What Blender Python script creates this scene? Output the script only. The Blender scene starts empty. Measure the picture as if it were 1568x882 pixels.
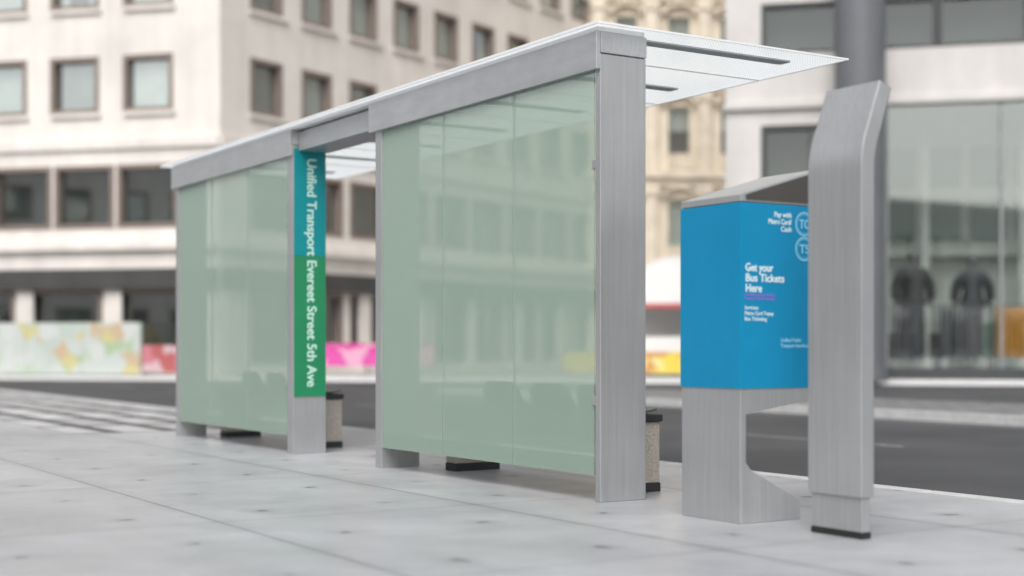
import bpy, math, random
from mathutils import Vector, Matrix
random.seed(4)
sc=bpy.context.scene
A=math.radians(32.2)
F=Vector((math.sin(A),math.cos(A),0)); R=Vector((math.cos(A),-math.sin(A),0))
H=0.88
def W(r,d,z=0): 
    v=F*d+R*r; return Vector((v.x,v.y,z))
def D(r,d):
    v=F*d+R*r; return v.normalized()

# ---------------------------------------------------------------- materials
def nodes(m):
    m.use_nodes=True; nt=m.node_tree; return nt,nt.nodes,nt.links
def mk(name,col,rough=.5,metal=0,var=.12,scale=4,stretch=(1,1,1),bump=0,alpha=1,spec=.5,detail=5,scale2=None,var2=0,streak=0,rs=.06):
    m=bpy.data.materials.new(name); nt,n,l=nodes(m)
    p=n['Principled BSDF']
    tc=n.new('ShaderNodeTexCoord'); mp=n.new('ShaderNodeMapping'); mp.inputs['Scale'].default_value=stretch
    nz=n.new('ShaderNodeTexNoise'); nz.inputs['Scale'].default_value=scale; nz.inputs['Detail'].default_value=detail
    nz.inputs['Roughness'].default_value=.6
    l.new(tc.outputs['Object'],mp.inputs['Vector']); l.new(mp.outputs[0],nz.inputs['Vector'])
    mr=n.new('ShaderNodeMapRange'); mr.inputs[1].default_value=.3; mr.inputs[2].default_value=.7
    mr.inputs[3].default_value=1-var; mr.inputs[4].default_value=1+var
    l.new(nz.outputs['Fac'],mr.inputs[0])
    last=mr.outputs[0]
    def mulnoise(scl,st,v,last):
        n2=n.new('ShaderNodeTexNoise'); n2.inputs['Scale'].default_value=scl; n2.inputs['Detail'].default_value=6
        mp2=n.new('ShaderNodeMapping'); mp2.inputs['Scale'].default_value=st; l.new(tc.outputs['Object'],mp2.inputs['Vector']); l.new(mp2.outputs[0],n2.inputs['Vector'])
        m2=n.new('ShaderNodeMapRange'); m2.inputs[1].default_value=.3; m2.inputs[2].default_value=.7
        m2.inputs[3].default_value=1-v; m2.inputs[4].default_value=1+v
        l.new(n2.outputs['Fac'],m2.inputs[0])
        mu=n.new('ShaderNodeMath'); mu.operation='MULTIPLY'; l.new(last,mu.inputs[0]); l.new(m2.outputs[0],mu.inputs[1]); return mu.outputs[0]
    if scale2: last=mulnoise(scale2,(1,1,1),var2,last)
    if streak: last=mulnoise(1,(1.6,1.6,.12),streak,last)
    vm=n.new('ShaderNodeVectorMath'); vm.operation='SCALE'; vm.inputs[0].default_value=col[:3]
    l.new(last,vm.inputs['Scale']); l.new(vm.outputs[0],p.inputs['Base Color'])
    p.inputs['Metallic'].default_value=metal
    p.inputs['Alpha'].default_value=alpha; p.inputs['Specular IOR Level'].default_value=spec
    rr=n.new('ShaderNodeMapRange'); rr.inputs[3].default_value=max(.02,rough-rs); rr.inputs[4].default_value=min(1,rough+rs)
    l.new(nz.outputs['Fac'],rr.inputs[0]); l.new(rr.outputs[0],p.inputs['Roughness'])
    if bump:
        b=n.new('ShaderNodeBump'); b.inputs['Strength'].default_value=bump; b.inputs['Distance'].default_value=.01
        l.new(nz.outputs['Fac'],b.inputs['Height']); l.new(b.outputs[0],p.inputs['Normal'])
    return m
alu_v=mk('brushed_aluminium_vertical',(.50,.505,.505),.36,.68,.075,1,(70,70,1.6),.04,scale2=2.2,var2=.07)
alu_h=mk('brushed_aluminium_beam',(.55,.555,.56),.36,.68,.07,1,(60,4,20),.03,scale2=3,var2=.06)
alu_side=mk('brushed_aluminium_kiosk',(.50,.505,.505),.36,.68,.08,1,(70,70,1.6),.04,scale2=3,var2=.06)
dark_metal=mk('grey_bar',(.48,.50,.51),.5,.1,.06)
black=mk('black_plinth',(.02,.02,.021),.5,0,.2)
speck=mk('speckled_concrete',(.42,.38,.33),.8,0,.35,120,bump=.2)
shell=mk('seat_shell',(.09,.115,.10),.4,0,.08)
rail_green=mk('green_glass_clamp_strip',(.19,.31,.235),.25,0,.05,alpha=.85)
blue=mk('blue_panel',(.003,.225,.42),.4,0,.04,2,scale2=14,var2=.02,spec=.3)
teal=mk('teal_panel',(.006,.25,.28),.4,0,.04,spec=.3)
green=mk('green_panel',(.02,.23,.10),.4,0,.04,spec=.3)
text_w=mk('white_lettering',(.62,.76,.80),.5,0,.03)
text_b=mk('pale_blue_lettering',(.25,.60,.80),.5,0,.03)
text_p=mk('violet_lettering',(.25,.16,.65),.5,0,.03)
text_g=mk('pale_green_lettering',(.48,.74,.64),.5,0,.03)
cap_reflection=mk('kiosk_cap_painted_reflection',(.10,.09,.082),.35,.4,.1)  # brown reflection on the cap metal, put into the base colour

glass_g=mk('green_frosted_glass',(.375,.485,.405),.24,0,.012,.5,alpha=.60,spec=.35,detail=1,rs=.01)
def roofmat():
    m=bpy.data.materials.new('fritted_roof_glass'); nt,n,l=nodes(m); n.remove(n['Principled BSDF'])
    out=n['Material Output']
    df=n.new('ShaderNodeBsdfDiffuse'); df.inputs[0].default_value=(.80,.83,.84,1)
    tr=n.new('ShaderNodeBsdfTranslucent'); tr.inputs[0].default_value=(.76,.79,.80,1)
    tp=n.new('ShaderNodeBsdfTransparent'); tp.inputs[0].default_value=(.93,.96,.95,1)
    gl=n.new('ShaderNodeBsdfGlossy'); gl.inputs['Roughness'].default_value=.15
    m1=n.new('ShaderNodeMixShader'); m1.inputs[0].default_value=.78; l.new(df.outputs[0],m1.inputs[1]); l.new(tr.outputs[0],m1.inputs[2])
    tc=n.new('ShaderNodeTexCoord'); sc_=n.new('ShaderNodeVectorMath'); sc_.operation='SCALE'; sc_.inputs['Scale'].default_value=1/.022
    fr=n.new('ShaderNodeVectorMath'); fr.operation='FRACTION'; sb=n.new('ShaderNodeVectorMath'); sb.operation='SUBTRACT'; sb.inputs[1].default_value=(.5,.5,0)
    mu=n.new('ShaderNodeVectorMath'); mu.operation='MULTIPLY'; mu.inputs[1].default_value=(1,1,0)
    ln=n.new('ShaderNodeVectorMath'); ln.operation='LENGTH'
    l.new(tc.outputs['Object'],sc_.inputs[0]); l.new(sc_.outputs[0],fr.inputs[0]); l.new(fr.outputs[0],sb.inputs[0]); l.new(sb.outputs[0],mu.inputs[0]); l.new(mu.outputs[0],ln.inputs[0])
    mr=n.new('ShaderNodeMapRange'); mr.inputs[1].default_value=.22; mr.inputs[2].default_value=.30; mr.inputs[3].default_value=.40; mr.inputs[4].default_value=.05
    l.new(ln.outputs['Value'],mr.inputs[0])
    m2=n.new('ShaderNodeMixShader'); l.new(mr.outputs[0],m2.inputs[0]); l.new(m1.outputs[0],m2.inputs[1]); l.new(tp.outputs[0],m2.inputs[2])
    m3=n.new('ShaderNodeMixShader'); m3.inputs[0].default_value=.04; l.new(m2.outputs[0],m3.inputs[1]); l.new(gl.outputs[0],m3.inputs[2])
    l.new(m3.outputs[0],out.inputs[0]); return m
roof_m=roofmat()
white_edge=mk('white_roof_edge',(.8,.8,.8),.5,0,.02)

# ---------------------------------------------------------------- mesh builder
class MB:
    def __init__(s): s.v=[];s.f=[];s.m=[];s.mats=[]
    def mi(s,mat):
        if mat not in s.mats: s.mats.append(mat)
        return s.mats.index(mat)
    def quad(s,pts,mat):
        b=len(s.v); s.v+= [tuple(p) for p in pts]; s.f.append(tuple(range(b,b+len(pts)))); s.m.append(s.mi(mat))
    def fquad(s,fr,s0,s1,nn,z0,z1,mat):
        O,u,n=fr; a=O+u*s0+n*nn; c=O+u*s1+n*nn
        s.quad([(a.x,a.y,z0),(c.x,c.y,z0),(c.x,c.y,z1),(a.x,a.y,z1)],mat)
    def hexa(s,p,mat):
        b=len(s.v); s.v+=[tuple(q) for q in p]
        for f in ((0,3,2,1),(4,5,6,7),(0,1,5,4),(1,2,6,5),(2,3,7,6),(3,0,4,7)):
            s.f.append(tuple(b+i for i in f)); s.m.append(s.mi(mat))
    def box(s,x0,x1,y0,y1,z0,z1,mat):
        s.hexa([(x0,y0,z0),(x1,y0,z0),(x1,y1,z0),(x0,y1,z0),(x0,y0,z1),(x1,y0,z1),(x1,y1,z1),(x0,y1,z1)],mat)
    def fbox(s,fr,s0,s1,n0,n1,z0,z1,mat):
        O,u,n=fr
        q=[O+u*a+n*b for a,b in ((s0,n0),(s1,n0),(s1,n1),(s0,n1))]
        s.hexa([Vector((p.x,p.y,z0)) for p in q]+[Vector((p.x,p.y,z1)) for p in q],mat)
    def prism(s,prof,y0,y1,mat):
        b=len(s.v); k=len(prof)
        s.v+=[(x,y0,z) for x,z in prof]+[(x,y1,z) for x,z in prof]
        mi=s.mi(mat)
        s.f.append(tuple(range(b,b+k))); s.m.append(mi)
        s.f.append(tuple(range(b+2*k-1,b+k-1,-1))); s.m.append(mi)
        for i in range(k):
            j=(i+1)%k
            s.f.append((b+i,b+k+i,b+k+j,b+j)); s.m.append(mi)
    def cyl(s,c,r0,r1,z0,z1,mat,seg=32):
        b=len(s.v); mi=s.mi(mat)
        for i in range(seg):
            a=2*math.pi*i/seg; s.v.append((c[0]+r0*math.cos(a),c[1]+r0*math.sin(a),z0))
        for i in range(seg):
            a=2*math.pi*i/seg; s.v.append((c[0]+r1*math.cos(a),c[1]+r1*math.sin(a),z1))
        for i in range(seg):
            j=(i+1)%seg; s.f.append((b+i,b+j,b+seg+j,b+seg+i)); s.m.append(mi)
        s.f.append(tuple(range(b+seg-1,b-1,-1))); s.m.append(mi); s.f.append(tuple(range(b+seg,b+2*seg))); s.m.append(mi)
    def make(s,name,parent=None,bevel=0,smooth=False):
        me=bpy.data.meshes.new(name); me.from_pydata(s.v,[],s.f)
        for m in s.mats: me.materials.append(m)
        for p,i in zip(me.polygons,s.m): p.material_index=i; p.use_smooth=smooth
        import bmesh
        bm=bmesh.new(); bm.from_mesh(me); bmesh.ops.recalc_face_normals(bm,faces=bm.faces); bm.to_mesh(me); bm.free()
        o=bpy.data.objects.new(name,me); sc.collection.objects.link(o)
        if parent: par(o,parent)
        if bevel:
            b=o.modifiers.new('bevel','BEVEL'); b.width=bevel; b.segments=2; b.limit_method='ANGLE'
        return o
def par(o,p):
    o.parent=p; o.matrix_parent_inverse=Matrix.Translation(p.location).inverted()
def empty(name,loc):
    e=bpy.data.objects.new(name,None); e.location=loc; sc.collection.objects.link(e); return e
def text(body,name,parent,M,mat,size,width=None,bold=0.0):
    """bold = stroke thickening in metres: several copies of the glyph outlines, each a hair prouder"""
    offs=[(0,0)]
    if bold: offs=[(0,0),(bold,0),(-bold,0),(0,bold*.7),(0,-bold*.7),(bold*.7,bold*.5),(-bold*.7,-bold*.5)]
    sx=None
    for i,(dx,dy) in enumerate(offs):
        c=bpy.data.curves.new(name,'FONT'); c.body=body; c.size=size; c.resolution_u=4
        c.materials.append(mat)
        o=bpy.data.objects.new(name,c); sc.collection.objects.link(o)
        if sx is None:
            sx=1
            if width:
                bpy.context.view_layer.update(); sx=width/o.dimensions.x
        par(o,parent)
        o.matrix_basis=M@Matrix.Translation((dx,dy,.00015*i))@Matrix.Diagonal((sx,1,1,1))
def MF(loc,X,Y):
    X=Vector(X);Y=Vector(Y);Z=X.cross(Y); M=Matrix((X,Y,Z)).transposed().to_4x4(); M.translation=Vector(loc); return M

# ---------------------------------------------------------------- bus shelter
sh=empty('bus_shelter',(4.87,10.2,0))
def bay(y0,y1,t0,xd,tag,divs):
    b=MB(); b.box(4.715,xd,y0,y0+t0,0,2.547,alu_v); b.make('post_near_'+tag,sh,.004)
    b=MB(); b.box(4.715,xd-.01,y1-.1,y1,0,2.547,alu_v); b.make('post_far_'+tag,sh,.004)
    b=MB(); b.box(4.715,xd+.002,y0-.006,y1+.05,2.551,2.67,alu_h); b.box(4.683,4.713,y0-.006,y1+.05,2.457,2.67,alu_h); b.make('beam_'+tag,sh,.003)
    gy0=y0+t0+.022; gy1=y1-.102
    cuts=[gy0]+divs+[gy1]
    for i in range(3):
        b=MB(); a=cuts[i]+(.004 if i else 0); c=cuts[i+1]-(.004 if i<2 else 0)
        b.box(4.722,4.732,a,c,.15,2.549,glass_g); b.make('glass_panel_%s_%d'%(tag,i+1),sh,.001)
    b=MB(); b.box(4.7345,4.744,gy0,gy1,.15,.255,rail_green); b.make('bottom_strip_'+tag,sh)
    for i,c in enumerate(divs):
        b=MB(); b.box(4.735,4.740,c-.004,c+.004,.26,2.54,alu_v); b.make('joint_clip_%s_%d'%(tag,i),sh)
    b=MB()
    for z in (.55,1.9):
        b.box(4.716,4.738,y0+t0,y0+t0+.03,z,z+.05,alu_v)
    b.make('glass_clamp_'+tag,sh,.002)
bay(6.55,9.37,.05,5.04,'a',[7.49,8.38])
bay(10.87,13.77,.12,5.01,'b',[11.9,12.8])
b=MB(); b.box(4.76,5.03,9.425,10.86,2.50,2.655,alu_h); b.make('link_beam',sh,.003)
b=MB(); b.quad([(4.66,6.5,2.706),(6.6,6.5,2.706),(6.6,14.05,2.706),(4.66,14.05,2.706)],roof_m); b.make('roof_sheet',sh)
b=MB()
b.box(4.652,6.608,6.490,6.498,2.700,2.712,white_edge); b.box(4.652,6.608,14.052,14.06,2.700,2.712,white_edge)
b.box(4.650,4.658,6.499,14.051,2.697,2.714,white_edge); b.box(6.602,6.61,6.499,14.051,2.700,2.712,white_edge)
b.box(4.70,5.03,6.55,13.8,2.673,2.700,white_edge)
b.make('roof_edge',sh)
for i in range(7):
    y=6.70+i*1.125
    b=MB(); b.box(5.045,6.31,y,y+.10,2.690,2.703,dark_metal); b.make('roof_arm_%d'%(i+1),sh,.003)
b=MB(); b.box(5.045,5.06,6.7,13.7,2.62,2.688,alu_h); b.make('rear_rail',sh)
b=MB()
for i in range(6):
    y=7.31+i*1.125; b.box(5.07,6.595,y,y+.012,2.699,2.7045,white_edge)
b.make('roof_joint_strips',sh)

sg=empty('bus_stop_sign',(4.87,10.866,1.5))
b=MB(); b.box(4.722,5.004,10.860,10.8685,1.638,2.524,teal); b.make('teal_panel',sg)
b=MB(); b.box(4.722,5.004,10.860,10.8685,.474,1.636,green); b.make('green_panel',sg)
text('Unified Transport','transport_lettering',sg,MF((4.838,10.8585,2.445),(0,0,-1),(1,0,0)),text_g,.118,.80,bold=.0040)
text('Evereet Street 5th Ave','street_lettering',sg,MF((4.838,10.8585,1.605),(0,0,-1),(1,0,0)),text_g,.118,1.04,bold=.0040)

def bench(dy,name):
    e=empty(name,(5.2,7.9+dy,0))
    for k,y in enumerate((6.88,8.75)):
        b=MB(); b.box(5.04,5.40,y+dy,y+.14+dy,.055,.425,speck); b.make('leg_%d'%(k+1),e,.004)
        b=MB(); b.box(5.035,5.405,y+dy-.004,y+.144+dy,0,.054,black); b.make('leg_foot_%d'%(k+1),e,.003)
    b=MB(); b.box(5.02,5.412,6.86+dy,8.94+dy,.427,.472,black); b.make('seat_board',e,.008)
    b=MB(); b.box(5.012,5.019,6.9+dy,8.9+dy,.30,.46,shell); b.make('apron',e,.003)
    for k,yc in enumerate((7.10,7.64,8.24)):
        b=MB()
        NX=14;NY=12;w=.235
        base=len(b.v)
        for i in range(NX+1):
            t=i/NX
            if t<.55: x=5.40-(t/.55)*.27; z=.485-.02*math.sin(t/.55*math.pi)
            else:
                q=(t-.55)/.45; x=5.13-.075*math.sin(q*math.pi/2); z=.485+.165*q**1.3
            for j in range(NY+1):
                s_=-1+2*j/NY
                ww=w
                if t>.8: ww=w*(1-.30*((t-.8)/.2)**2.5)
                if t<.12: ww=w*(1-.15*((.12-t)/.12)**2)
                b.v.append((x+(.03*s_*s_ if t>.55 else 0),yc+dy+ww*s_,z+(.018*s_*s_ if t<.6 else 0)))
        mi=b.mi(shell)
        for i in range(NX):
            for j in range(NY):
                a=base+i*(NY+1)+j; b.f.append((a,a+1,a+NY+2,a+NY+1)); b.m.append(mi)
        o=b.make('seat_shell_%d'%(k+1),e,0,True)
        so=o.modifiers.new('s','SOLIDIFY'); so.thickness=.014
bench(0,'bench'); bench(4.5,'bench')

# ---------------------------------------------------------------- ticket kiosk
kx=4.73;y0=5.38;y1=5.84
kk=empty('ticket_kiosk',(4.95,5.6,0))
prof=[(kx,0),(5.134,0),(5.134,.10),(4.80,.268),(4.768,.305),(4.768,.545),(5.30,.628),(5.30,1.606),(kx,1.606)]
b=MB(); b.prism(prof,y0,y1,alu_side); b.make('body',kk,.004)
b=MB(); b.prism([(kx-.002,1.608),(5.302,1.608),(5.302,1.81),(kx-.002,1.642)],y0-.002,y1+.002,alu_side); b.make('sloped_cap',kk,.003)
b=MB(); b.prism([(kx+.035,1.618),(5.29,1.618),(5.29,1.797),(kx+.035,1.643)],y0-.006,y0-.0025,cap_reflection); b.make('cap_reflection_panel',kk)  # dark reflection on the cap side, painted as a thin coloured panel
b=MB(); b.box(kx-.006,kx-.0005,y0-.004,y1+.004,.674,1.604,blue); b.box(kx-.0055,5.305,y0-.0055,y0-.0005,.674,1.604,blue); b.box(5.3005,5.306,y0-.004,y1+.004,.674,1.604,blue)
b.make('blue_panels',kk,.001)
TY=y0-.0065
def kt(s,x,z,size,mat,width=None,bold=0,name='lettering'):
    text(s,name,kk,MF((x,TY,z),(1,0,0),(0,0,1)),mat,size,width,bold)
kt('Get your',4.757,1.262,.056,text_w,.182,bold=.0024); kt('Bus Tickets',4.757,1.210,.056,text_w,.255,bold=.0024); kt('Here',4.757,1.158,.056,text_w,.104,bold=.0024)
kt('Convenient and Easy Ticketing',4.752,1.138,.018,text_p,.20,bold=.0009); kt('Transport Hub for Boarding',4.752,1.119,.018,text_p,.20,bold=.0009)
kt('Services:',4.752,1.070,.027,text_w,.09,bold=.0009); kt('Metro Card Topup',4.752,1.042,.027,text_w,.19,bold=.0009); kt('Bus Ticketing',4.752,1.014,.027,text_w,.145,bold=.0009)
kt('Unified Public',4.992,.908,.028,text_b,.14,bold=.0009); kt('Transport Interface',4.992,.880,.028,text_b,.19,bold=.0009)
for s_,z,w in (('Pay with',1.540,.115),('Metro Card/',1.504,.155),('Cash',1.468,.07)):
    kt(s_,5.064-w,z,.038,text_w,w,bold=.0014)
def ring(cx,cz,r,n):
    b=MB(); N=40
    for i in range(N):
        a0=2*math.pi*i/N;a1=2*math.pi*(i+1)/N
        for ra,rb in ((r,r-.007),(r-.011,r-.014)):
            b.quad([(cx+ra*math.cos(a0),TY,cz+ra*math.sin(a0)),(cx+ra*math.cos(a1),TY,cz+ra*math.sin(a1)),(cx+rb*math.cos(a1),TY,cz+rb*math.sin(a1)),(cx+rb*math.cos(a0),TY,cz+rb*math.sin(a0))],text_b)
    b.make(n,kk)
ring(5.155,1.512,.062,'card_icon_ring'); ring(5.155,1.385,.062,'cash_icon_ring')
kt('TC',5.122,1.49,.064,text_b,.066,bold=.002,name='card_icon'); kt('TS',5.122,1.363,.064,text_b,.066,bold=.002,name='cash_icon')

# ---------------------------------------------------------------- totem
tt=empty('information_totem',(4.85,4.82,0))
f=[(4.81,.19)];bk=[(4.893,.19)]
def bez(p0,p1,p2,n=10): return [((1-t)**2*p0[0]+2*t*(1-t)*p1[0]+t*t*p2[0],(1-t)**2*p0[1]+2*t*(1-t)*p1[1]+t*t*p2[1]) for t in [i/n for i in range(n+1)]]
f+=bez((4.81,1.70),(4.81,1.79),(4.84,1.87))+[(4.932,2.115)]
bk+=bez((4.893,1.69),(4.893,1.78),(4.921,1.85))+[(5.008,2.085)]
b=MB(); b.prism(f+bk[::-1],4.645,4.99,alu_v); b.make('blade',tt,.005)
b=MB(); b.box(4.825,4.878,4.656,4.978,.03,.189,alu_v); b.make('base',tt,.003)
b=MB(); b.box(4.822,4.881,4.653,4.981,0,.0295,black); b.make('foot',tt,.002)

# ---------------------------------------------------------------- ground
asph=mk('asphalt',(.052,.053,.056),.72,0,.25,60,scale2=.5,var2=.3,bump=.3)
asph2=mk('asphalt_plain',(.055,.055,.058),.85,0,.2,3)
kerb_m=mk('kerb_stone',(.52,.52,.515),.7,0,.12,8,bump=.1)
def pavmat():
    m=bpy.data.materials.new('concrete_paving'); nt,n,l=nodes(m); p=n['Principled BSDF']
    tc=n.new('ShaderNodeTexCoord')
    def noise(s,d=6,st=None,r=.6):
        z=n.new('ShaderNodeTexNoise'); z.inputs['Scale'].default_value=s; z.inputs['Detail'].default_value=d; z.inputs['Roughness'].default_value=r
        if st:
            mp=n.new('ShaderNodeMapping'); mp.inputs['Scale'].default_value=st; l.new(tc.outputs['Object'],mp.inputs[0]); l.new(mp.outputs[0],z.inputs['Vector'])
        else: l.new(tc.outputs['Object'],z.inputs['Vector'])
        return z.outputs['Fac']
    def mr(v,a,b_,c,d):
        x=n.new('ShaderNodeMapRange'); x.inputs[1].default_value=a;x.inputs[2].default_value=b_;x.inputs[3].default_value=c;x.inputs[4].default_value=d; l.new(v,x.inputs[0]); return x.outputs[0]
    def ma(op,a,b_=None):
        x=n.new('ShaderNodeMath'); x.operation=op
        for i,q in enumerate((a,b_)):
            if q is None: continue
            if isinstance(q,(int,float)): x.inputs[i].default_value=q
            else: l.new(q,x.inputs[i])
        return x.outputs[0]
    base=ma('MULTIPLY',mr(noise(.5,5),.3,.7,.82,1.14),mr(noise(5,8),.3,.7,.93,1.06))
    base=ma('MULTIPLY',base,mr(noise(1.3,6,(1,.25,1)),.35,.65,.92,1.06))
    base=ma('MULTIPLY',base,mr(noise(120,3),.3,.7,.93,1.07))
    sx=n.new('ShaderNodeSeparateXYZ'); l.new(tc.outputs['Object'],sx.inputs[0])
    cx=ma('FLOOR',ma('DIVIDE',ma('SUBTRACT',sx.outputs[0],1.07),1.5)); cy=ma('FLOOR',ma('DIVIDE',ma('SUBTRACT',sx.outputs[1],.55),2.1))
    cb=n.new('ShaderNodeCombineXYZ'); l.new(cx,cb.inputs[0]); l.new(cy,cb.inputs[1])
    wn_=n.new('ShaderNodeTexWhiteNoise'); wn_.noise_dimensions='3D'; l.new(cb.outputs[0],wn_.inputs['Vector'])
    base=ma('MULTIPLY',base,mr(wn_.outputs['Value'],0,1,.93,1.05))
    def joint(c,per,off):
        t=ma('DIVIDE',ma('SUBTRACT',c,off),per); fr=ma('FRACT',ma('ADD',t,100.5)); dd=ma('MULTIPLY',ma('ABSOLUTE',ma('SUBTRACT',fr,.5)),per)
        return dd
    jx=joint(sx.outputs[0],1.5,1.07); jy=joint(sx.outputs[1],2.1,.55)
    jm=ma('MULTIPLY',mr(jx,.004,.011,.42,1),mr(jy,.003,.008,.60,1))
    halo=ma('MULTIPLY',mr(jx,.0,.12,.90,1),mr(jy,.0,.10,.95,1))
    ux=joint(sx.outputs[0],.75,1.07+.37); uy=joint(sx.outputs[1],1.05,.9)
    wob=mr(noise(14,3),.3,.7,-.035,.03)
    rad=ma('SQRT',ma('ADD',ma('POWER',ux,2.0),ma('POWER',uy,2.0)))
    sp=ma('MULTIPLY',mr(ma('ADD',rad,wob),.010,.040,.32,1),mr(ma('ADD',rad,wob),.03,.14,.88,1))
    tot=ma('MULTIPLY',ma('MULTIPLY',ma('MULTIPLY',base,jm),halo),sp)
    vm=n.new('ShaderNodeVectorMath'); vm.operation='SCALE'; vm.inputs[0].default_value=(.405,.41,.425); l.new(tot,vm.inputs['Scale']); l.new(vm.outputs[0],p.inputs['Base Color'])
    l.new(mr(noise(2,5),.3,.7,.28,.48),p.inputs['Roughness']); p.inputs['Specular IOR Level'].default_value=.65
    bp=n.new('ShaderNodeBump'); bp.inputs['Strength'].default_value=.25; bp.inputs['Distance'].default_value=.006; l.new(tot,bp.inputs['Height']); l.new(bp.outputs[0],p.inputs['Normal'])
    return m
pav=pavmat()
def brickmat(name,c1,c2,mort,w,h,ms,rot=0,rough=.7):
    m=bpy.data.materials.new(name); nt,n,l=nodes(m); p=n['Principled BSDF']
    tc=n.new('ShaderNodeTexCoord'); mp=n.new('ShaderNodeMapping'); mp.inputs['Rotation'].default_value=(0,0,rot)
    bt=n.new('ShaderNodeTexBrick'); bt.inputs['Color1'].default_value=(*c1,1); bt.inputs['Color2'].default_value=(*c2,1); bt.inputs['Mortar'].default_value=(*mort,1)
    bt.inputs['Scale'].default_value=1; bt.inputs['Brick Width'].default_value=w; bt.inputs['Row Height'].default_value=h; bt.inputs['Mortar Size'].default_value=ms; bt.inputs['Mortar Smooth'].default_value=.2
    bt.offset=0
    l.new(tc.outputs['Object'],mp.inputs[0]); l.new(mp.outputs[0],bt.inputs['Vector'])
    nz=n.new('ShaderNodeTexNoise'); nz.inputs['Scale'].default_value=3; l.new(tc.outputs['Object'],nz.inputs['Vector'])
    mr=n.new('ShaderNodeMapRange'); mr.inputs[3].default_value=.7; mr.inputs[4].default_value=1.3; l.new(nz.outputs['Fac'],mr.inputs[0])
    vm=n.new('ShaderNodeVectorMath'); vm.operation='SCALE'; l.new(bt.outputs['Color'],vm.inputs[0]); l.new(mr.outputs[0],vm.inputs['Scale'])
    l.new(vm.outputs[0],p.inputs['Base Color']); p.inputs['Roughness'].default_value=rough; return m
tile=brickmat('pale_paving_tiles',(.55,.55,.55),(.34,.34,.34),(.07,.07,.07),1.6,.62,.11,math.pi/2,.55)
sett=brickmat('kerbside_setts',(.26,.26,.26),(.19,.19,.19),(.07,.07,.07),.5,.5,.06,math.pi/2)
b=MB(); b.quad([(-900,-900,-.13),(900,-900,-.13),(900,900,-.13),(-900,900,-.13)],asph2); b.make('ground')
b=MB(); b.quad([(6.84,-80,-.12),(60,-80,-.12),(60,60,-.12),(6.84,60,-.12)],asph); b.make('road')
b=MB(); b.box(-24,6.70,-80,60,-.14,0,pav); b.make('sidewalk')
b=MB()
yy=-40
while yy<58:
    b.box(6.704,6.84,yy+.004,yy+.996,-.14,.004,kerb_m); yy+=1
b.make('kerb',None,.012)
b=MB(); b.quad([(3.9,14.6,.004),(6.5,14.6,.004),(6.5,40,.004),(3.9,40,.004)],tile); b.make('tactile_paving')
b=MB(); b.box(15.2,18.6,-40,27,-.14,0,sett); b.box(15.05,15.197,-40,27,-.14,.01,kerb_m); b.make('median_pavement')
mark=mk('worn_road_paint',(.30,.30,.295),.6,0,.45,9)
b=MB(); b.quad([(6.98,-40,-.116),(7.04,-40,-.116),(7.04,58,-.116),(6.98,58,-.116)],mark)
for x in (10.9,):
    for i in range(18): b.quad([(x,-30+i*5,-.116),(x+.08,-30+i*5,-.116),(x+.08,-27.5+i*5,-.116),(x,-27.5+i*5,-.116)],mark)
b.quad([(14.6,-40,-.116),(14.68,-40,-.116),(14.68,58,-.116),(14.6,58,-.116)],mark)
b.make('road_markings')
uL=D(1,-.237); nL=D(-.237,-1)
FO=W(-16.05,44.6)
fr=(FO,uL,nL)
pale=mk('pale_pavement',(.42,.42,.41),.7,0,.1,2)
pk=mk('white_painted_kerb',(.78,.78,.77),.6,0,.05,3)
b=MB(); b.fbox(fr,-60,60,-60,0,-.14,0,pale); b.fbox(fr,-60,60,.003,.2,-.14,.012,pk); b.make('far_pavement')

# ---------------------------------------------------------------- buildings
stone=mk('cream_stone',(.72,.675,.625),.8,0,.05,1.2,scale2=.35,var2=.06,streak=.08)
stone_r=mk('pale_grey_stone',(.60,.575,.55),.8,0,.06,1.2,streak=.06)
ornate=mk('beige_ornate_stone',(.74,.66,.54),.85,0,.12,1.5,streak=.1)
brown=mk('brown_window_frame',(.22,.175,.15),.5,0,.1)
dk=mk('dark_interior',(.06,.06,.06),.8,0,.2,2)
fascia=mk('dark_shop_fascia',(.06,.058,.057),.5,0,.2,1)
curt=mk('pale_blind',(.60,.62,.59),.8,0,.1,3)
curt2=mk('grey_blind',(.27,.28,.27),.8,0,.2,3)
def paneglass(name,refl=.35,bs=.03,tint=(.88,.93,.91)):
    m=bpy.data.materials.new(name); nt,n,l=nodes(m); n.remove(n['Principled BSDF'])
    tp=n.new('ShaderNodeBsdfTransparent'); tp.inputs[0].default_value=(*tint,1)
    gl=n.new('ShaderNodeBsdfGlossy'); gl.inputs['Roughness'].default_value=.03; gl.inputs[0].default_value=(.85,.9,.88,1)
    nz=n.new('ShaderNodeTexNoise'); nz.inputs['Scale'].default_value=.5; tc=n.new('ShaderNodeTexCoord'); l.new(tc.outputs['Object'],nz.inputs['Vector'])
    bp=n.new('ShaderNodeBump'); bp.inputs['Strength'].default_value=bs; bp.inputs['Distance'].default_value=.03; l.new(nz.outputs['Fac'],bp.inputs['Height']); l.new(bp.outputs[0],gl.inputs['Normal'])
    mx=n.new('ShaderNodeMixShader'); mx.inputs[0].default_value=refl
    l.new(tp.outputs[0],mx.inputs[1]); l.new(gl.outputs[0],mx.inputs[2]); l.new(mx.outputs[0],n['Material Output'].inputs[0]); return m
pane=paneglass('window_glass',refl=.40)
pane_r=paneglass('dark_band_glass',refl=.12)
shopg=paneglass('shop_glass',refl=.26,tint=(.95,.98,.97))

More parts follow.
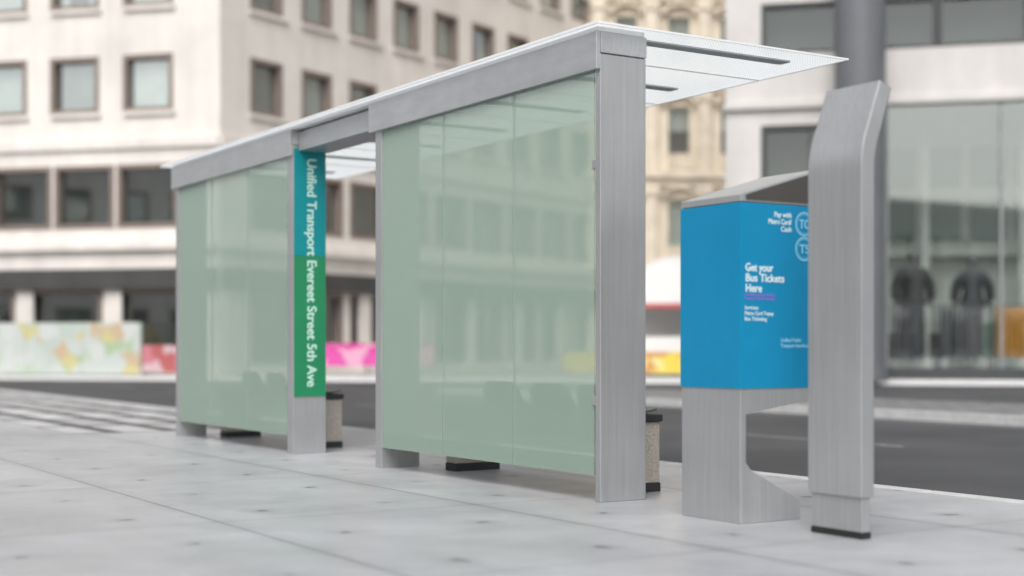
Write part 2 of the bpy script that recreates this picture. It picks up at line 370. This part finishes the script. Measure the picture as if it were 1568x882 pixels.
def window(b,fr,s0,s1,z0,z1,th,mull=1,frame=brown,fw=.11,proud=.03,blind=True,gl=None):
    g=.002
    b.fbox(fr,s0,s1,-th*.6,proud,z0,z0+fw,frame); b.fbox(fr,s0,s1,-th*.6,proud,z1-fw,z1,frame)
    b.fbox(fr,s0,s0+fw,-th*.6,proud,z0+fw+g,z1-fw-g,frame); b.fbox(fr,s1-fw,s1,-th*.6,proud,z0+fw+g,z1-fw-g,frame)
    for k in range(mull):
        c=s0+(s1-s0)*(k+1)/(mull+1); b.fbox(fr,c-.03,c+.03,-th*.6,-th*.2,z0+fw+g,z1-fw-g,frame)
    b.fquad(fr,s0+fw,s1-fw,-th*.5,z0+fw,z1-fw,gl or pane)
    if blind:
        r=random.random()
        if r<.6:
            h=(z1-z0)*random.choice((1,1,.7,.5)); b.fbox(fr,s0+fw,s1-fw,-th*.8,-th*.75,z0+fw if h>=z1-z0 else z1-h,z1-fw,curt)
        elif r<.8: b.fbox(fr,s0+fw,s1-fw,-th*.8,-th*.75,z0+fw,z1-fw,curt2)
        else:
            b.fbox(fr,s0+fw,s0+fw+.35,-th*.8,-th*.75,z0+fw,z1-fw,curt); b.fbox(fr,s1-fw-.35,s1-fw,-th*.8,-th*.75,z0+fw,z1-fw,curt)
def facade(name,fr,width,ztop,rows,parent,wall=stone,th=.45,mull=0,s_start=0,frame=brown,fw=.14):
    wb=MB(); wn=MB(); z=0
    for z0,z1,cols in rows:
        if z0>z: wb.fbox(fr,s_start,width,-th,0,z,z0,wall)
        s=s_start
        for a,c in cols:
            if a>s: wb.fbox(fr,s,a,-th,0,z0,z1,wall)
            window(wn,fr,a,c,z0,z1,th,mull,frame,fw,blind=z0>4.8); s=c
        if s<width: wb.fbox(fr,s,width,-th,0,z0,z1,wall)
        z=z1
    wb.fbox(fr,s_start,width,-th,0,z,ztop,wall)
    wn.fbox(fr,s_start+.1,width-.1,-th-.4,-th-.3,.1,ztop-.2,dk)
    wb.make(name+'_wall',parent); wn.make(name+'_windows',parent)
C=W(-9.06,44.1)
ob=empty('stone_office_building',C)
uA=D(-.973,.23); nA=D(-.23,-.973); frA=(C,uA,nA)
uB=D(.579,.815); nB=D(.815,-.579); frB=(C,uB,nB)
colA=[(1.58+2.55*i,3.30+2.55*i) for i in range(8)]
colAc=[(1.4+2.2*i,3.5+2.2*i) for i in range(9)]
zr=[(8.3,10.1),(11.6,13.4),(14.9,16.7),(18.2,20.0)]
rA=[(4.65,6.65,colAc)]+[(a,c,colA) for a,c in zr]
shopA=[(.9+3.1*i,3.6+3.1*i) for i in range(6)]
facade('front',frA,22,23,[(.35,2.7,shopA)]+rA,ob,mull=0)
colB=[(2.0-.72+2.34*i,2.0+.72+2.34*i) for i in range(9)]
colBc=[(1.3+2.34*i,3.3+2.34*i) for i in range(9)]
facade('side',frB,23,23,[(.35,2.7,colBc),(4.65,6.6,colBc)]+[(a,c,colB) for a,c in zr],ob,mull=0)
b=MB()
for fr_,wd in ((frA,22),(frB,23)):
    for z0,z1,p_ in ((3.95,4.2,.22),(7.15,7.45,.12),(22.6,23.1,.5)):
        b.fbox(fr_,.02,wd,.002,p_,z0,z1,stone)
    b.fbox(fr_,.05,wd,.002,.35,2.75,3.35,fascia)
    for i in range(7): b.fbox(fr_,.2+3.1*i,.75+3.1*i,.003,.12,.02,2.74,stone)
    for z0,_ in zr:
        for i in range(8):
            a=(1.5+2.55*i if fr_ is frA else 1.2+2.34*i); b.fbox(fr_,a,a+1.75,.033,.12,z0-.12,z0-.005,stone)
b.make('ledges_and_shop_fascia',ob)
b=MB(); b.fbox((C+nA*-.9+uA*.9,uA,nA),0,20,-12,0,.0,22.8,dk); b.make('core',ob)
ro=W(3.2,61.5); orb=empty('ornate_stone_building',ro)
frO=(ro,D(1,0.05),D(.05,-1))
colO=[(1.2+2.3*i,2.3+2.3*i) for i in range(6)]
facade('front',frO,16,27,[(1,3.2,colO),(5.2,7.4,colO),(9.2,11.4,colO),(13.2,15.3,colO),(17,19,colO)],orb,wall=ornate,frame=ornate,fw=.08)
b=MB()
for z in (4.2,8.2,12.3,16.2,20.5): 
    b.fbox(frO,-.1,16,.002,.45,z,z+.3,ornate); b.fbox(frO,-.1,16,.002,.25,z-.35,z-.003,ornate)
for i in range(7):
    for z0,z1 in ((4.51,7.84),(8.51,11.94),(12.61,15.84),(16.51,20.14)):
        b.fbox(frO,.25+2.3*i,.75+2.3*i,.003,.28,z0,z1,ornate); b.fbox(frO,.15+2.3*i,.85+2.3*i,.283,.36,z1-.35,z1,ornate)
for i in range(6):
    c=1.75+2.3*i
    for z in (7.4,11.4,15.3):
        N=8
        for k in range(N):
            a0=math.pi*k/N;a1=math.pi*(k+1)/N
            def P(r,a,nn): 
                q=frO[0]+frO[1]*(c+r*math.cos(a))+frO[2]*nn; return Vector((q.x,q.y,z+.02+r*.55*math.sin(a)))
            b.hexa([P(.62,a0,.01),P(.8,a0,.01),P(.8,a0,.3),P(.62,a0,.3),P(.62,a1,.01),P(.8,a1,.01),P(.8,a1,.3),P(.62,a1,.3)],ornate)
    for z in (4.52,8.52,12.62):
        for k in range(6): 
            q=frO[0]+frO[1]*(c-.5+.2*k)+frO[2]*.4; b.cyl((q.x,q.y),.06,.05,z,z+.6,ornate,8)
b.make('cornices_pilasters_arches',orb)

# right shop building
PO=W(5.93,39.5); rb=empty('shop_building',PO)
uR=D(.973,-.23); nR=D(-.23,-.973); frR=(PO,uR,nR)
dkfr=mk('dark_metal_frame',(.07,.072,.075),.45,.3,.1)
grfr=mk('grey_metal_frame',(.30,.31,.31),.45,.3,.1)
wb=MB(); wn=MB()
wb.fbox(frR,0,.97,-.4,0,0,22,stone_r)
wb.fbox(frR,.973,20,-.4,0,7.45,8.95,stone_r)
for z0,z1 in ((10.35,12.2),(13.7,15.8),(17.4,22)): wb.fbox(frR,.973,20,-.4,0,z0,z1,stone_r)
wb.fbox(frR,.973,3.6,-.4,0,7.0,7.447,stone_r); wb.fbox(frR,.973,3.6,-.4,0,4.1,5.2,stone_r); wb.fbox(frR,3.603,4.3,-.4,0,0,7.447,stone_r)
for z0,z1 in ((8.953,10.347),(12.203,13.697),(15.803,17.397)):
    for i in range(8): window(wn,frR,.98+2.35*i,3.29+2.35*i,z0,z1,.4,0,dkfr,.10,-.05,blind=False,gl=pane_r)
window(wn,frR,.98,3.59,5.203,6.997,.4,1,dkfr,.12,blind=False,gl=pane_r); window(wn,frR,.98,3.59,.1,4.097,.4,1,dkfr,.08,blind=False,gl=pane_r)
wn.fbox(frR,.5,20,-.9,-.8,7.6,21,dk); wn.fbox(frR,.5,3.9,-.9,-.8,.1,7.4,dk)
wb.fbox(frR,-.05,20,.003,.15,7.45,7.62,stone_r)
wb.fbox((PO-nR*.42,D(.30,1),D(-1,.3)),.0,20,-.4,0,0,22,stone_r)
wb.make('walls',rb); wn.make('windows',rb)
sf=MB()
mull=[4.303,7.25,9.9,12.6,15.3,18.0]
for s_ in mull: sf.fbox(frR,s_,s_+.07,-.25,.02,.32,7.445,grfr)
sf.fbox(frR,4.303,20,-.3,.04,0,.317,dkfr)
sf.fquad(frR,4.38,20,-.12,.318,7.44,shopg)
sf.make('shopfront_glazing',rb)
it=MB()
light_w=mk('shop_interior_wall',(.60,.63,.59),.8,0,.1,1); floor_w=mk('shop_floor',(.30,.28,.25),.4,0,.1,2)
panel_g=mk('green_grey_interior_panel',(.20,.28,.24),.6,0,.1,1)
it.fbox(frR,4.0,20,-9,-.5,.1,.2,floor_w); it.fbox(frR,4.0,20,-5.2,-5.0,.2,8.5,light_w); it.fbox(frR,3.9,3.99,-5,-.5,.2,7.4,light_w)
it.fbox(frR,4.0,20,-4.99,-4.2,3.6,3.85,light_w)
for i in range(12):
    it.fbox(frR,4.3+1.3*i,5.3+1.3*i,-4.98,-4.9,4.1,5.3,panel_g); it.fbox(frR,4.3+1.3*i,5.3+1.3*i,-4.98,-4.9,5.7,6.9,panel_g)
for i in range(6): it.fbox(frR,5.4+2.7*i,5.62+2.7*i,-3.6,-3.3,.2,7.4,light_w)
for i in range(8): it.fbox(frR,4.5+2*i,6.0+2*i,-4.9,-4.4,.2,1.3+.3*(i%3),panel_g if i%2 else dk)
it.make('interior',rb)
cp=frR[0]+uR*3.62+nR*1.0
colm=mk('grey_painted_column',(.14,.148,.16),.5,.1,.08,1)
b=MB(); b.cyl((cp.x,cp.y),.66,.66,0,21,colm,48); b.cyl((cp.x,cp.y),.74,.74,0,.35,colm,48); b.cyl((cp.x,cp.y),.68,.68,7.4,7.5,colm,48); o=b.make('round_column',None,0)

def mannequin(base,h,jcol,name,turn):
    e=empty(name,base); k=h/1.8
    def skin(nm,vs,es,rs,mat):
        me=bpy.data.meshes.new(nm); c,s_=math.cos(turn),math.sin(turn)
        me.from_pydata([(base[0]+(x*c-y*s_)*k,base[1]+(x*s_+y*c)*k,base[2]+z*k) for x,y,z in vs],es,[])
        o=bpy.data.objects.new(nm,me); sc.collection.objects.link(o); par(o,e); me.materials.append(mat)
        md=o.modifiers.new('skin','SKIN'); md.use_smooth_shade=True
        for i,r in enumerate(rs):
            sv=me.skin_vertices[0].data[i]; sv.radius=(r[0]*k,r[1]*k) if isinstance(r,tuple) else (r*k,r*k); sv.use_root=(i==0)
        su=o.modifiers.new('sub','SUBSURF'); su.levels=2; su.render_levels=2
    body=[(0,0,.95),(0,0,1.12),(0,0,1.32),(0,0,1.46),(0,0,1.55),(0,0,1.63),(0,0,1.74),
          (.19,0,1.43),(.27,0,1.18),(.29,.04,.93),(.29,.06,.84),(-.19,0,1.43),(-.27,0,1.18),(-.29,.04,.93),(-.29,.06,.84),
          (.10,0,.88),(.11,0,.50),(.11,-.02,.10),(.12,.1,.04),(-.10,0,.88),(-.11,0,.50),(-.11,-.02,.10),(-.12,.1,.04)]
    ed=[(0,1),(1,2),(2,3),(3,4),(4,5),(5,6),(3,7),(7,8),(8,9),(9,10),(3,11),(11,12),(12,13),(13,14),(0,15),(15,16),(16,17),(17,18),(0,19),(19,20),(20,21),(21,22)]
    rd=[(.13,.09),(.12,.08),(.13,.09),(.09,.07),.06,(.10,.12),(.085,.10),.05,.045,.045,.035,.05,.045,.045,.035,.09,.06,.045,.035,.09,.06,.045,.035]
    skin('body',body,ed,rd,mann_m)
    skin('jacket',[(0,0,1.10),(0,0,1.30),(0,0,1.45),(0,0,.95),(0,0,.70),(.19,0,1.40),(.285,0,1.17),(.30,.04,.95),(-.19,0,1.40),(-.285,0,1.17),(-.30,.04,.95)],
         [(0,1),(1,2),(0,3),(3,4),(1,5),(5,6),(6,7),(1,8),(8,9),(9,10)],[(.21,.15),(.22,.16),(.12,.11),(.23,.16),(.25,.17),.115,.095,.08,.115,.095,.08],jcol)
mann_m=mk('mannequin_grey',(.05,.05,.052),.35,0,.1)
j1=mk('charcoal_jacket',(.016,.016,.018),.8,0,.2); j2=mk('navy_jacket',(.022,.026,.035),.8,0,.2)
org=mk('ochre_coat',(.55,.25,.03),.8,0,.2); gry=mk('grey_coat',(.10,.10,.11),.8,0,.2)
rotz=math.atan2(uR.y,uR.x)
for s_,h,j,nn,tn in ((5.05,3.0,j1,1.1,.25),(6.65,2.9,j2,1.3,-.3),(9.2,3.0,j1,1.4,.1)):
    p_=frR[0]+uR*s_-nR*nn; p_.z=.6; mannequin(p_,h,j,'mannequin',rotz+math.pi+tn)
    b=MB(); b.fbox(frR,s_-.6,s_+.6,-nn-.5,-nn+.3,.2,.6,light_w); b.make('display_plinth')
def rack(s0,s1,nn,mats,name):
    c=frR[0]+uR*((s0+s1)/2)-nR*nn; e=empty(name,(c.x,c.y,.2))
    b=MB(); b.fbox(frR,s0,s1,-nn-.02,-nn+.02,2.0,2.04,dkfr); b.fbox(frR,s0,s0+.04,-nn-.02,-nn+.02,.2,1.998,dkfr); b.fbox(frR,s1-.04,s1,-nn-.02,-nn+.02,.2,1.998,dkfr); b.make('rail',e)
    n_=int((s1-s0-.2)/.14); b=MB()
    for i in range(n_):
        a=s0+.1+i*.14; m_=mats[i*len(mats)//n_]; lo=.4+random.random()*.25
        O,u,n=frR; wv=random.random()*.05; prof=[(-.28,lo),(-.26,1.2),(-.24+wv,1.75),(-.05,1.96),(.05,1.96),(.24-wv,1.75),(.26,1.2),(.28,lo)]
        k=len(b.v)
        for dd in (0,.10):
            for pn,pz in prof:
                q=O+u*(a+dd)-n*(nn+pn); b.v.append((q.x,q.y,pz))
        mi=b.mi(m_); L=len(prof)
        b.f.append(tuple(range(k,k+L))); b.m.append(mi); b.f.append(tuple(range(k+2*L-1,k+L-1,-1))); b.m.append(mi)
        for t in range(L):
            v=(t+1)%L; b.f.append((k+t,k+L+t,k+L+v,k+v)); b.m.append(mi)
    b.make('coats',e,.02)
rack(4.45,5.6,.62,[gry,j2],'clothes_rack'); rack(5.65,7.05,.62,[j2,gry,gry],'clothes_rack'); rack(7.1,8.4,.7,[org],'clothes_rack'); rack(8.6,10.5,.7,[gry,org,j1],'clothes_rack')

def blobmat(name,cols,scale):
    m=bpy.data.materials.new(name); nt,n,l=nodes(m); p=n['Principled BSDF']; p.inputs['Roughness'].default_value=.5
    tc=n.new('ShaderNodeTexCoord'); vo=n.new('ShaderNodeTexVoronoi'); vo.inputs['Scale'].default_value=scale
    nz=n.new('ShaderNodeTexNoise'); nz.inputs['Scale'].default_value=scale*1.2
    mx=n.new('ShaderNodeMixRGB'); mx.inputs[0].default_value=.3; l.new(tc.outputs['Object'],nz.inputs['Vector']); l.new(tc.outputs['Object'],mx.inputs[1]); l.new(nz.outputs['Color'],mx.inputs[2])
    l.new(mx.outputs[0],vo.inputs['Vector']); sp=n.new('ShaderNodeSeparateColor'); l.new(vo.outputs['Color'],sp.inputs[0])
    cr=n.new('ShaderNodeValToRGB'); cr.color_ramp.interpolation='CONSTANT'
    els=cr.color_ramp.elements
    while len(els)<len(cols): els.new(.5)
    for i,c in enumerate(cols): els[i].position=i/len(cols)
    for i,c in enumerate(cols): els[i].color=(*c,1)
    l.new(sp.outputs[0],cr.inputs[0]); l.new(cr.outputs[0],p.inputs['Base Color']); return m
post=blobmat('floral_poster_print',[(.50,.56,.50),(.54,.57,.54),(.57,.52,.26),(.47,.55,.45),(.58,.60,.58),(.48,.54,.49),(.55,.42,.28),(.40,.50,.32),(.53,.57,.54)],3.0)
pinkp=blobmat('magenta_print',[(.60,.04,.28),(.64,.08,.35),(.68,.34,.48),(.60,.05,.30)],2.8)
redp=blobmat('red_print',[(.55,.20,.24),(.58,.42,.44),(.45,.12,.12)],3)
yel=blobmat('yellow_print',[(.72,.55,.08),(.74,.62,.25),(.72,.55,.08),(.55,.28,.1)],3)
def hoard(frm,s0,s1,z0,z1,mat,name):
    c=frm[0]+frm[1]*((s0+s1)/2); e=empty(name,(c.x,c.y,0)); b=MB()
    n_=max(1,round((s1-s0)/2.0)); w=(s1-s0)/n_
    for i in range(n_): b.fbox(frm,s0+i*w+.005,s0+(i+1)*w-.005,0,.04,z0,z1,mat)
    b.make('printed_panels',e); b=MB()
    for i in range(n_+1): b.fbox(frm,s0+i*w-.03,s0+i*w+.03,-.08,-.003,0,z1,grfr)
    b.make('frame_posts',e)
frH=(C+nA*.9,uA,nA)
hoard(frH,2.2,14,.05,1.65,post,'poster_hoarding'); hoard(frH,.9,2.15,.12,.95,redp,'poster_hoarding')
frP=(W(-6.6,44.2),D(1,0.0),D(0,-1))
hoard(frP,0,4.2,.3,1.0,pinkp,'street_barrier')
frY=(W(1.5,41.9),D(1,-.1),D(-.1,-1))
hoard(frY,0,4.0,.12,.75,yel,'street_barrier')
tw=mk('white_canvas',(.78,.78,.77),.8,0,.04,1); trd=mk('red_canvas',(.5,.10,.10),.8,0,.1)
tc_=W(4.9,43.4); te=empty('market_tent',tc_); frT=(tc_,D(1,0),D(0,-1))
b=MB(); N=12
for i in range(N):
    a0=math.pi*i/N; a1=math.pi*(i+1)/N
    def P(a,nn): 
        q=frT[0]+frT[1]*(-1.5*math.cos(a))+frT[2]*nn; return Vector((q.x,q.y,2.2+1.4*math.sin(a)))
    b.quad([P(a0,-1.5),P(a1,-1.5),P(a1,1),P(a0,1)],tw)
    q0=P(a0,1);q1=P(a1,1); b.quad([q0,q1,Vector((q1.x,q1.y,2.2)),Vector((q0.x,q0.y,2.2))],tw)
b.fbox(frT,-1.5,1.5,.95,1.02,2.05,2.19,trd); b.fbox(frT,-1.4,1.4,.5,.9,.1,1.2,tw)
for a in (-1.45,1.4):
    for nn in (-1.4,.9): b.fbox(frT,a,a+.06,nn,nn+.06,0,2.19,grfr)
b.fbox(frT,-1.4,1.4,-1.4,-1.35,.1,2.15,tw)
b.make('canopy_and_counter',te)

ab=empty('apartment_building',(-26,0,0)); O=Vector((-26,-75,0)); frZ=(O,Vector((0,1,0)),Vector((1,0,0)))
cz=[(1.5+3.4*i,3.6+3.4*i) for i in range(36)]
facade('front',frZ,125,13,[(.6,3.2,cz),(4.8,6.8,cz),(8.2,10.2,cz)],ab,wall=stone_r)

# ---------------------------------------------------------------- light
w=bpy.data.worlds.new('World'); sc.world=w; w.use_nodes=True; n=w.node_tree.nodes; l=w.node_tree.links
sk=n.new('ShaderNodeTexSky'); sk.sky_type='NISHITA'; sk.sun_disc=False
az=math.atan2(-.66,-.75); EL=math.radians(48); sk.sun_elevation=EL; sk.sun_rotation=az; sk.dust_density=4; sk.air_density=1
hs=n.new('ShaderNodeHueSaturation'); hs.inputs['Saturation'].default_value=.22; hs.inputs['Value'].default_value=1.25; l.new(sk.outputs[0],hs.inputs['Color'])
bg=n['Background']; bg.inputs['Strength'].default_value=.15; l.new(hs.outputs[0],bg.inputs['Color'])
sd=bpy.data.lights.new('sun','SUN'); sd.energy=1.5; sd.angle=math.radians(35); sd.color=(1,.99,.975)
so=bpy.data.objects.new('sun',sd); sc.collection.objects.link(so)
v=Vector((math.sin(az)*math.cos(EL),math.cos(az)*math.cos(EL),math.sin(EL)))
so.rotation_euler=v.to_track_quat('Z','Y').to_euler(); so.location=(-10,-10,30)
sc.view_settings.view_transform='Standard'; sc.view_settings.look='None'; sc.view_settings.exposure=0

cd=bpy.data.cameras.new('camera'); cam=bpy.data.objects.new('camera',cd); sc.collection.objects.link(cam); sc.camera=cam
cam.location=(0,0,H); cam.rotation_euler=(math.pi/2,0,-A); cd.lens=50; cd.sensor_width=36; cd.shift_y=91/1568; cd.clip_end=3000
cd.dof.use_dof=True; cd.dof.focus_distance=8.8; cd.dof.aperture_fstop=.8
